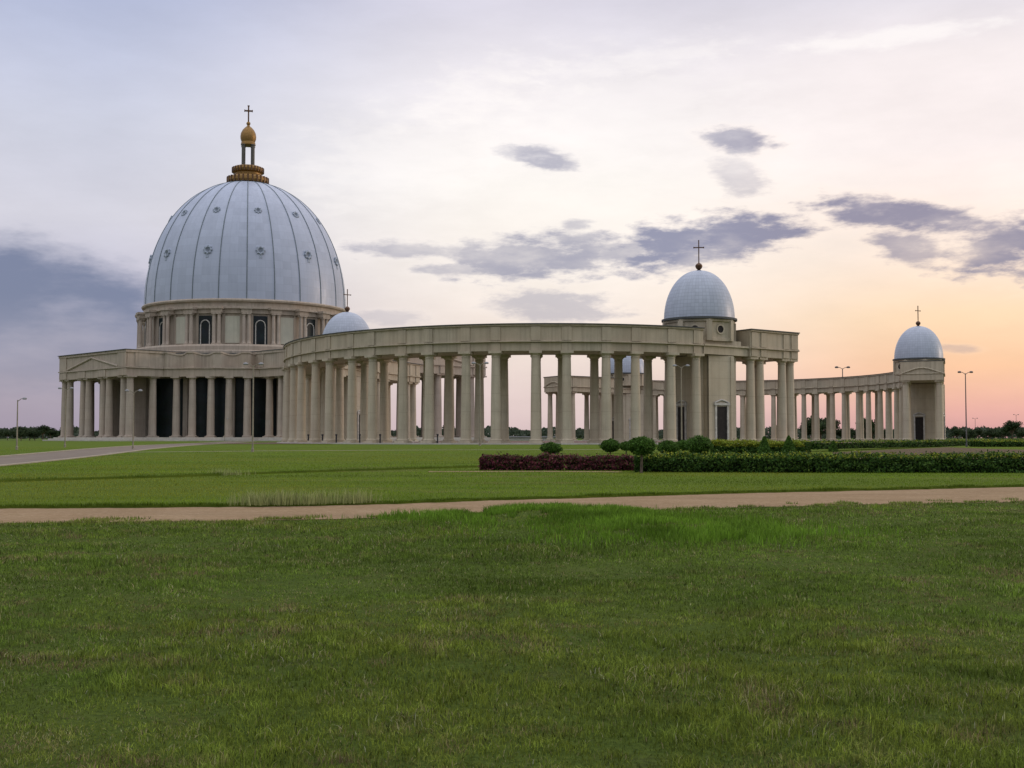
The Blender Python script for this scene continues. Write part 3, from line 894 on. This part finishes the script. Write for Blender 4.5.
# ------------------------------------------------------------------ foliage builders
def cols(n, palette, jitter=.25):
    c = np.array(palette)[RNG.integers(0, len(palette), n)]
    return np.clip(c * (1 + jitter * RNG.normal(size=(n, 1))), .003, 1)
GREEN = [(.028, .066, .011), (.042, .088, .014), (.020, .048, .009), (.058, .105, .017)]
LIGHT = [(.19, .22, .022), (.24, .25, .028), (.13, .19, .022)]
PURPLE = [(.120, .030, .040), (.155, .045, .050), (.055, .020, .024), (.06, .058, .018)]
def hedge(name, line, width, height, n, pal, tip, size, label, cat='hedge', tipfrac=.35, lift=.16, tipz=.86):
    P = np.array(line, float)
    seg = np.hypot(*np.diff(P, axis=0).T); cum = np.concatenate([[0], np.cumsum(seg)]); Ltot = cum[-1]
    t = RNG.random(n) * Ltot
    x = np.interp(t, cum, P[:, 0]); y = np.interp(t, cum, P[:, 1])
    k = np.clip(np.searchsorted(cum, t) - 1, 0, len(seg) - 1); d = np.diff(P, axis=0)[k] / seg[k][:, None]
    nx, ny = -d[:, 1], d[:, 0]
    side = RNG.random(n)
    bumpv = .80 + .22 * vnoise(x, y, 1.1, 11) + .18 * vnoise(x, y, 3.5, 12)
    h = height * bumpv; z0 = RNG.random(n)
    s = np.where(side < .36, -.5, np.where(side < .62, .5, RNG.uniform(-.5, .5, n)))
    s = s + RNG.normal(size=n) * .07 + (vnoise(x, y + z0 * 3, 1.6, 13) - .5) * .34
    z = np.where(side < .62, z0 ** .8 * h, h + RNG.normal(size=n) * .05 + (RNG.random(n) < .06) * RNG.random(n) * .16)
    end = np.minimum(t, Ltot - t)
    px = x + nx * s * width; py = y + ny * s * width
    Q = np.stack([px - 0, py, z], 1)
    Nn = np.stack([nx * np.sign(s) * (side < .62), ny * np.sign(s) * (side < .62), .25 + .9 * (side >= .62)], 1)
    Q = np.stack([px, py, z], 1)
    T = cols(n, pal)
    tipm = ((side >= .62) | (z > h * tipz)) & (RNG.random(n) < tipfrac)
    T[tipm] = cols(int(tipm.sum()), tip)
    ne = int(n * width * .9 / Ltot) + 60                   # leaves closing the two ends
    for e, dd in ((P[0], P[0] - P[1]), (P[-1], P[-1] - P[-2])):
        dd = dd / hypot(*dd); sx = RNG.uniform(-.5, .5, ne) * width; o_ = RNG.normal(size=ne) * .05
        Q = np.concatenate([Q, np.stack([e[0] + dd[0] * o_ - dd[1] * sx, e[1] + dd[1] * o_ + dd[0] * sx, RNG.random(ne) * height * .97], 1)])
        Nn = np.concatenate([Nn, np.tile((dd[0], dd[1], .2), (ne, 1))]); T = np.concatenate([T, cols(ne, pal)])
    n = len(Q)
    c = (P[0] + P[-1]) / 2; base = float(gz(c[0], c[1])) + lift
    Q -= np.array([c[0], c[1], 0])
    root = thing(name, (c[0], c[1], base), 0, label, cat)
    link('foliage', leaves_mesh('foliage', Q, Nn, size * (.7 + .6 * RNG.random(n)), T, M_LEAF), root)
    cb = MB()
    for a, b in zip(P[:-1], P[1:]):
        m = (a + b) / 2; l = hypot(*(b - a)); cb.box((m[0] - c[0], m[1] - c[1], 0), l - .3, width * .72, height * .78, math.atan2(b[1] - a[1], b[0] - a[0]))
    cb.build('dark_core', M_CORE, root, False)  # solid near-black box filling the inside of the hedge
    return root
hedge('purple_hedge', [(-1.5, 60.2), (2.6, 60.0), (6.1, 59.5)], 1.0, .66, 9000, PURPLE, [(.10, .045, .035), (.06, .07, .02)], .085, 'low dark purple hedge to the left of the green one', lift=.06)
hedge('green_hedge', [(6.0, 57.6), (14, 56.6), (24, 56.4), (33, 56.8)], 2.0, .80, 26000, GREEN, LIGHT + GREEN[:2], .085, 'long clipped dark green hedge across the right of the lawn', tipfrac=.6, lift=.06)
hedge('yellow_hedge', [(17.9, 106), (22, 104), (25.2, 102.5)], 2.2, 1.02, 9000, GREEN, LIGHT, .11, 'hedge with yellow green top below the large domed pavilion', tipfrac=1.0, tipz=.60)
hedge('far_hedge', [(28.5, 114), (38, 128), (51, 147), (72, 183), (100, 226)], 1.6, .72, 16000, GREEN, LIGHT, .12, 'low far hedge beyond the bare soil bed at the right', tipfrac=.4)
hedge('trimmed_hedge', [(58, 150), (66, 152), (76, 155)], 2.4, .72, 5000, GREEN, LIGHT, .14, 'trimmed hedge with yellow top under the distant trees at right', tipfrac=.8)

def ball_tree(px, Y, dia, topy, label, squash=.82, n=2600, name='topiary_ball_tree', cone=False):
    x = (px - 512) / FPX * Y; base = float(gz(x, Y)) + .16
    ztop = EYE + (437.5 - topy) * Y / FPX - base
    rz = dia / 2 * squash if not cone else ztop / 2
    cz = ztop - rz
    u = RNG.normal(size=(n, 3)); u /= np.linalg.norm(u, axis=1)[:, None]
    rr = 1 - .22 * RNG.random(n) ** 2 + .07 * np.sin(u[:, 0] * 7 + px) * np.cos(u[:, 2] * 6 + px) + .06 * RNG.normal(size=n) + (RNG.random(n) < .05) * .14
    if cone:
        h = RNG.random(n) ** 1.25; a = RNG.random(n) * 2 * pi
        r = dia / 2 * (1 - h) ** .8 * (1 + .1 * RNG.normal(size=n)) + .03
        Q = np.stack([r * np.cos(a), r * np.sin(a), .1 + h * (ztop - .1)], 1); u = np.stack([np.cos(a), np.sin(a), .4 + 0 * a], 1)
    else:
        Q = u * rr[:, None] * np.array([dia / 2, dia / 2, rz]) + np.array([0, 0, cz])
    root = thing(name, (x, Y, base), 0, label, 'shrub')
    link('crown', leaves_mesh('crown', Q, u, (.045 + .055 * RNG.random(n)) * max(1, Y / 80), cols(n, [(.050, .110, .016), (.065, .130, .020), (.038, .085, .013)]), M_LEAF), root)
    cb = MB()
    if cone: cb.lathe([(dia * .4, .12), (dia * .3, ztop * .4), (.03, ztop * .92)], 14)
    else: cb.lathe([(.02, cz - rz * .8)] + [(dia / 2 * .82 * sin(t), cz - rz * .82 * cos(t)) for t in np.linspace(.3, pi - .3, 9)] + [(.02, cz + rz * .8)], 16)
    cb.build('dark_core', M_CORE, root)  # solid near-black core that darkens the inside of the crown
    if not cone:
        tb = MB(); tb.tube([(0, 0, -.15), (.02, .01, cz * .5), (0, 0, cz)], [.07, .055, .05], 8); tb.build('trunk', M_BARK, root)
    tag(root, group='clipped shrubs by the hedges')
    return root
ball_tree(641, 55.4, 1.27, 437.3, 'largest ball topiary on a thin trunk, at the left end of the green hedge', .62, 3600)
ball_tree(551, 103, 1.75, 442.5, 'leftmost ball topiary, small and flat, above the purple hedge', .55)
ball_tree(610, 105, 1.72, 439.5, 'second ball topiary from the left, round, above the right end of the purple hedge', .62)
ball_tree(668, 98, 1.75, 440.5, 'ball topiary just to the right of the largest one, low behind the green hedge', .62)
ball_tree(699, 100, 2.15, 435.8, 'rightmost ball topiary, dark and full, left of the yellow topped hedge', .72, 3200)
ball_tree(683, 108, 1.35, 440.5, 'ball topiary half hidden behind the two right hand ones', .65)
ball_tree(626, 104, 1.1, 442, 'small ball topiary half hidden behind the largest one', .65)
ball_tree(764, 96, 1.05, 436.5, 'left cone shaped cypress in front of the yellow topped hedge', 1, 1500, 'cone_shrub', True)
ball_tree(788.5, 96, 1.15, 435.8, 'right cone shaped cypress in front of the yellow topped hedge', 1, 1500, 'cone_shrub', True)
ball_tree(833, 110, .8, 441, 'tiny cone shaped shrub alone beside the far hedge', 1, 800, 'cone_shrub', True)

TREEPAL = [(.030, .048, .022), (.038, .060, .022), (.022, .038, .018), (.050, .068, .028)]
def make_tree(seed, h=9.0, w=8.0, n=2600):
    r = np.random.default_rng(seed)
    root = thing('tree', (0, 0, 0), 0, 'x', 'tree')
    tb = MB(); tb.tube([(0, 0, -.3), (.1, 0, h * .25), (-.1, .1, h * .5)], [.35, .26, .16], 7)
    cl = []
    for k in range(11):
        a = r.random() * 2 * pi; d = r.random() ** .6 * w * .36; z = h * (.42 + .45 * r.random()); z -= d * .25
        cl.append((d * cos(a), d * sin(a), z, w * (.14 + .12 * r.random())))
        tb.tube([(0, 0, h * .3), (d * cos(a) * .5, d * sin(a) * .5, (z + h * .3) / 2 + .2), (d * cos(a), d * sin(a), z)], [.14, .09, .04], 5)
    tb.build('trunk', M_BARK, root)
    c = np.array(cl); idx = r.integers(0, len(c), n)
    u = r.normal(size=(n, 3)); u /= np.linalg.norm(u, axis=1)[:, None]
    rad = r.random(n) ** .4
    Q = c[idx, :3] + u * (rad * c[idx, 3])[:, None] * np.array([1.1, 1.1, .8])
    sh = .75 + .5 * r.random(len(c))
    T = cols(n, TREEPAL, .2) * sh[idx][:, None]
    link('crown', leaves_mesh('crown', Q, u, .28 + .3 * r.random(n), T, M_LEAF), root)
    return root
protos = [make_tree(s, h, w) for s, h, w in ((1, 9, 9), (2, 7.5, 10), (3, 10, 8))]
TREES = []
def put(px, Y, s, lab, grp):
    TREES.append(((px - 512) / FPX * Y, Y, s, lab, grp))
rt = random.Random(3)
for px in range(-12, 66, 7): put(px + rt.uniform(-2, 2), rt.uniform(470, 560), rt.uniform(.5, .75), 'dark tree in the distant row at the left edge of the photo', 'distant trees at the left edge')
for px, s in ((957, .85), (968, .7), (978, .62), (990, .65), (1002, .95), (1012, 1.05), (1022, .7), (1034, .9)): put(px, rt.uniform(330, 420), s * .72, 'dark rounded tree in the distance right of the end portal', 'distant trees right of the end portal')
for px, s in ((806, .8), (812, 1.3), (820, 1.5), (829, 1.2), (842, .7), (856, .9), (866, 1.2), (872, 1.0), (884, .8)): put(px, rt.uniform(400, 440), s * .8, 'distant tree seen between the columns of the far colonnade', 'trees behind the far colonnade')
for px, s in ((508, .42), (514, .36), (522, .45), (529, .75), (538, .5), (548, .5), (580, .6), (585, .7), (612, .5), (700, .7), (745, .8), (775, .7)): put(px, rt.uniform(590, 700), s * .5, 'small distant tree seen low between the near columns', 'trees behind the forecourt')
used = set()
for i, (x, y, s, lab, grp) in enumerate(TREES):
    k = i % 3
    o = protos[k] if k not in used else copy_tree(protos[k])
    used.add(k)
    o.location = (x, y, .35); o.scale = (s, s, s); o.rotation_euler = (0, 0, rt.uniform(0, 6)); o['label'] = lab; o['group'] = grp
# far-off wood along the horizon
n = 30000
a = RNG.uniform(-.55, .55, n); Yw = RNG.uniform(1100, 1300, n)
hh = 5 + 6 * vnoise(a * 60, Yw * 0, 1.0, 21) + 3 * vnoise(a * 300, Yw * 0, 1.0, 22)
Q = np.stack([np.tan(a) * Yw, Yw, .3 + hh * RNG.random(n) ** .7], 1)
wood = link('far_wood', leaves_mesh('far_wood', Q, np.tile((0, -1., .4), (n, 1)), 1.6 + 1.4 * RNG.random(n), cols(n, [(.04, .055, .035), (.05, .065, .04)], .15), M_LEAF))
tag(wood, 'far-off dark wood along the horizon', 'wood', kind='stuff')

# ------------------------------------------------------------------ street lamps
def make_lamp(h, heads, dark, label, px, Y, grp='lamp posts of the grounds', rz=0.0, r=.055):
    x = (px - 512) / FPX * Y; base = float(gz(x, Y)) + .15
    root = thing('lamp_post', (x, Y, base), rz, label, 'lamp post', grp)
    k = max(1.0, h / 9)
    p = MB(); p.lathe([(.13 * k, 0), (.13 * k, .35), (r * 1.5 * k, .4), (r * 1.4 * k, h * .3), (r * k, h)], 10)
    p.build('pole', M_LAMP if not dark else M_LAMPDARK, root)
    arm = MB()
    for s in heads:
        arm.tube([(0, 0, h - .15), (s * .35 * k, 0, h + .12 * k), (s * .6 * k, 0, h + .14 * k)], .035 * k, 6)
    arm.build('arm', M_LAMP if not dark else M_LAMPDARK, root)
    for s in heads:
        hb = MB(); hb.lathe([(.02, -.1), (.18, -.09), (.24, 0), (.18, .1), (.05, .14)], 14, sy=.7)
        hb.v = [(x_ * k * 1.05, y_ * k, z_ * k) for x_, y_, z_ in hb.v]
        hb.build('lamp_head', M_LAMPHEAD if not dark else M_LAMPDARK, root, loc=(s * .72 * k, 0, h + .14 * k))
    return root
D2 = (-1, 1)
make_lamp(8.1, D2, False, 'tall two-headed lamp post standing before the dark bays of the basilica', 253, 112)
make_lamp(5.2, (1,), False, 'single-headed lamp post near the left edge of the lawn', 17.5, 125)
make_lamp(7.0, D2, False, 'lamp post in front of the leftmost columns of the basilica portico', 65.5, 145)
make_lamp(6.2, D2, False, 'lamp post in front of the right corner of the basilica portico', 133.5, 130)
make_lamp(11.2, D2, False, 'tall two-headed lamp post before the middle of the near colonnade', 480, 165)
make_lamp(10.0, D2, False, 'tall two-headed lamp post left of the door of the large domed pavilion', 681.5, 150)
make_lamp(9.2, D2, True, 'dark two-headed lamp post against the sunset right of the end portal', 966, 150)
make_lamp(23.0, D2, True, 'dark lamp mast rising behind the roof of the far colonnade', 843, 380)
make_lamp(7.4, D2, True, 'small distant lamp post just right of the end portal', 975, 400, 'lamp posts of the grounds')
make_lamp(8.6, D2, True, 'small distant lamp post near the right edge above the trees', 1016, 400, 'lamp posts of the grounds')
make_lamp(6.2, (1,), False, 'short lamp post inside the shaded bay of the basilica', 225, 330)
# black floodlights between the columns of the near colonnade
FM = MB(); FM.box((0, 0, 0), .22, .22, 1.25); FM.box((0, 0, 1.25), .34, .34, .25)
FL = FM.mesh('floodlight', M_BLACK)
for px_a in (-58.3, -51.9, -46.9, -39.9, -34.7, -22.3):
    x, y = near_pt(px_a + 1.75, 52.2)
    o = link('floodlight_post', FL, None, (x, y, ZB))
    tag(o, 'short black floodlight post at the foot of a near colonnade column', 'floodlight', 'floodlights between the near columns')
# low white building far behind the near colonnade
hb = thing('low_building', (5.2, 520, .3), 0, 'long low white building in the distance between two near columns', 'building')
b = MB(); b.box((0, 0, 0), 26, 8, 1.5); b.build('wall', M_FRAME, hb)
b = MB(); b.add([(-13.6, -4.6, 1.5), (13.6, -4.6, 1.5), (13.6, 4.6, 1.5), (-13.6, 4.6, 1.5), (-13.6, 0, 1.9), (13.6, 0, 1.9)], [(0, 1, 5, 4), (2, 3, 4, 5), (1, 2, 5), (3, 0, 4), (3, 2, 1, 0)]); b.build('roof', M_COPING, hb, False)

# ------------------------------------------------------------------ grass
def blades(name, x, y, z, h, w, tint, lean=.55, tri=False):
    n = len(x)
    yaw = RNG.random(n) * 2 * pi; ly = RNG.random(n) * 2 * pi; ll = np.abs(RNG.normal(size=n)) * lean
    dx, dy = np.cos(yaw) * w / 2, np.sin(yaw) * w / 2
    ox, oy = np.cos(ly) * ll * h, np.sin(ly) * ll * h
    B = np.stack([x, y, z], 1)
    D = np.stack([dx, dy, 0 * dx], 1)
    tip = B + np.stack([ox, oy, h / np.sqrt(1 + ll ** 2 * .6)], 1)
    if tri:
        V = np.stack([B - D, B + D, tip], 1); k = 3
        li = np.arange(3 * n); ls = np.arange(0, 3 * n, 3)
    else:
        midp = B + np.stack([ox * .32, oy * .32, h * .62 / np.sqrt(1 + ll ** 2 * .3)], 1)
        V = np.stack([B - D, B + D, midp + D * .75, midp - D * .75, tip], 1); k = 5
        o = np.arange(n)[:, None] * 5
        li = (o + np.array([0, 1, 2, 3, 3, 2, 4])).ravel()
        ls = (np.arange(n)[:, None] * 7 + np.array([0, 4])).ravel()
    me = bpy.data.meshes.new(name)
    me.vertices.add(k * n); me.vertices.foreach_set('co', V.astype(np.float32).ravel())
    me.loops.add(len(li)); me.loops.foreach_set('vertex_index', li.astype(np.int32))
    me.polygons.add(len(ls)); me.polygons.foreach_set('loop_start', ls.astype(np.int32))
    at = me.attributes.new('tint', 'FLOAT_COLOR', 'POINT')
    C = np.repeat(np.concatenate([tint, np.ones((n, 1))], 1), k, 0).astype(np.float32)
    at.data.foreach_set('color', C.ravel())
    me.materials.append(M_GRASS); me.update(calc_edges=True)
    return me
def wedge(n, y0, y1, xm=1.0, p=1.0):
    """random spots in the wedge of ground the picture shows between two distances (with margin)"""
    y = np.sqrt(RNG.uniform(y0 ** 2, y1 ** 2, n)); x = RNG.uniform(-1, 1, n) * (y * .46 + xm)
    return x, y
def rough_tint(x, y):
    n = len(x)
    a = vnoise(x, y, .35, 31); b = vnoise(x, y, 1.3, 32); c = vnoise(x, y, 3.1, 33); d = vnoise(x, y, .12, 34)
    g = np.array([.122, .186, .026]) * (.52 + .6 * a + .35 * b)[:, None]
    yel = np.array([.170, .210, .028]); dry = np.array([.34, .29, .14]); red = np.array([.20, .155, .075])
    f = np.clip((d + .5 * b - .62) * 2.2, 0, .8)[:, None]; g = g * (1 - f) + yel * f
    f = (np.clip((c + .55 * b + .35 * a - 1.08) * 2.6, 0, 1) * (RNG.random(n) < .55))[:, None]; g = g * (1 - f) + red * f
    m = RNG.random(n) < .03 + .10 * (vnoise(x, y, 1.9, 35) > .6); g[m] = dry
    return np.clip(g * (1 + .38 * RNG.normal(size=(n, 1))), .004, .4)
parts = []
def grass_obj(name, label, me):
    o = link(name, me); tag(o, label, 'grass', kind='stuff'); return o
def logwedge(n, y0, y1, xm=1.0):
    y = y0 * np.exp(RNG.random(n) * math.log(y1 / y0)); return RNG.uniform(-1, 1, n) * (y * .46 + xm), y
def near_patch(n, y0, y1):
    x, y = logwedge(n, y0, y1, 4.0)
    k = y < nearY(x) - .05 + .18 * RNG.random(n); x, y = x[k], y[k]
    clump = vnoise(x, y, 5.5, 43) * .65 + vnoise(x, y, 1.7, 44) * .35
    k = RNG.random(len(x)) < .25 + 1.2 * clump; x, y, clump = x[k], y[k], clump[k]; n = len(x)
    tall = (.35 + .9 * vnoise(x, y, .8, 41) * (.5 + vnoise(x, y, 2.2, 42))) * (.5 + 1.0 * clump)
    h = (.018 + .042 * RNG.random(n)) * tall * (1 + y * .010) + (RNG.random(n) < .012) * .05 * RNG.random(n)
    return x, y, rough_z(x, y) - .005, h, (.0018 + .00044 * y) * (.7 + .6 * RNG.random(n)), rough_tint(x, y) * (.48 + .98 * clump * vnoise(x, y, 9.0, 45) ** .5)[:, None]
cat = near_patch(1250000, 4.2, 38)
grass_obj('rough_grass', 'rough uneven grass of the foreground with reddish dry patches', blades('rough_grass', *cat, .95))
# taller bright clump by the near side of the path
n = 34000
x = np.concatenate([RNG.normal(1.0, 1.45, n // 2), RNG.normal(3.0, 1.5, n // 3), RNG.normal(-1.0, 1.1, n - n // 2 - n // 3)]); y = np.concatenate([RNG.normal(25.2, 1.3, n // 2), RNG.normal(21.6, 1.3, n // 3), RNG.normal(26.0, .7, n - n // 2 - n // 3)])
k = (y < nearY(x) + .15) & (vnoise(x, y, 1.1, 51) + .5 * vnoise(x, y, 3.0, 54) > .55); x, y = x[k], y[k]; n = len(x)
t = np.array([.115, .210, .020]) * (.60 + .7 * vnoise(x, y, 1.2, 52))[:, None] * (1 + .22 * RNG.normal(size=(n, 1)))
grass_obj('tall_grass', 'taller bright green grass clump on a low mound beside the path', blades('tall_grass', x, y, rough_z(x, y) - .01, .06 + .15 * RNG.random(n) * (.4 + vnoise(x, y, .9, 53)), .012 + .008 * RNG.random(n), np.clip(t, .004, .4), .45))
# mown lawns
def lawn_tint(x, y):
    n = len(x); a = vnoise(x, y, .25, 61); b = vnoise(x * .12, y, .55, 62)
    g = np.array([.120, .190, .010]) * (.30 + .65 * a + .75 * b)[:, None]
    wn_ = np.clip((vnoise(x * .35, y, .42, 65) + .3 * vnoise(x, y, 1.7, 66) - .86) * 4, 0, .75)[:, None]; g = g * (1 - wn_) + np.array([.23, .20, .075]) * wn_
    f = np.clip((vnoise(x, y, .11, 63) - .40) * 2.2, 0, .75)[:, None]; g = g * (1 - f) + np.array([.200, .210, .022]) * f
    return np.clip(g * (1 + .25 * RNG.normal(size=(n, 1))), .004, .4)
x, y = logwedge(300000, 24, 150, 5)
k = (y > farY(x) - .06); x, y = x[k], y[k]; n = len(x)
dr_ = np.interp(y, [p[1] for p in road], [p[0] for p in road])
k = (np.abs(x - dr_) > 3.9) & (np.abs(y - np.interp(x, [-37, -23, -8, 12, 22], [110, 119, 124, 127, 126])) > .7); x, y = x[k], y[k]; n = len(x)
z = np.where(y > terY(x), gz(x, y) + .16, .07)
grass_obj('mown_grass', 'smooth mown bright green lawn beyond the path', blades('mown_grass', x, y, z - .005, (.03 + .045 * RNG.random(n)) * (1 - .6 * np.clip((y - 60) / 90, 0, 1)), .00045 * y * (.7 + .6 * RNG.random(n)), lawn_tint(x, y), .7, True))
# fringe hanging over the cut edges of the two lawns
n = 22000
x1 = RNG.uniform(-17, 24, n); y1 = farY(x1) + np.abs(RNG.normal(size=n)) * .10
x2 = RNG.uniform(-24, 2, 6000); y2 = terY(x2) + np.abs(RNG.normal(size=6000)) * .2
x = np.concatenate([x1, x2]); y = np.concatenate([y1, y2]); z = np.concatenate([x1 * 0 + .05, x2 * 0 + .14]); n = len(x)
t = np.array([.075, .122, .010]) * (1 + .3 * RNG.normal(size=(n, 1)))
grass_obj('edge_grass', 'ragged grass fringe along the cut edge of the lawns', blades('edge_grass', x, y, z, .03 + .08 * RNG.random(n) * vnoise(x, y, .8, 71) * 1.6, .014 + .01 * RNG.random(n), np.clip(t, .004, .3), .5, True))
# thin weeds that straggle over the path edge
n = 1500
cx = RNG.choice(np.array([-6.2, -5.0, -4.0, -5.6]), n); x = cx + RNG.normal(size=n) * .35; y = farY(x) + .1 + RNG.normal(size=n) * .22
x = np.concatenate([x, -12.3 + RNG.normal(size=260) * .45]); y = np.concatenate([y, terY(-12.3 + np.zeros(260)) + RNG.normal(size=260) * .3]); n = len(x)
grass_obj('weeds', 'pale straggling weeds on the far edge of the path', blades('weeds', x, y, x * 0 + .06, .12 + .30 * RNG.random(n), .010 + .008 * RNG.random(n), np.clip(np.array([.27, .29, .11]) * (1 + .25 * RNG.normal(size=(n, 1))), .01, .4), .35))
n = 22000
x = RNG.uniform(-14, 18, n); y = nearY(x) + RNG.uniform(0, 1, n) ** 2 * 1.2
k = vnoise(x, y, 1.4, 81) > .50 + .25 * (y - nearY(x)); x, y = x[k], y[k]; n = len(x)
grass_obj('path_weeds', 'sparse low weeds creeping over the near edge of the path', blades('path_weeds', x, y, x * 0 + .012, .03 + .06 * RNG.random(n), .012 + .008 * RNG.random(n), rough_tint(x, y), .7, True))
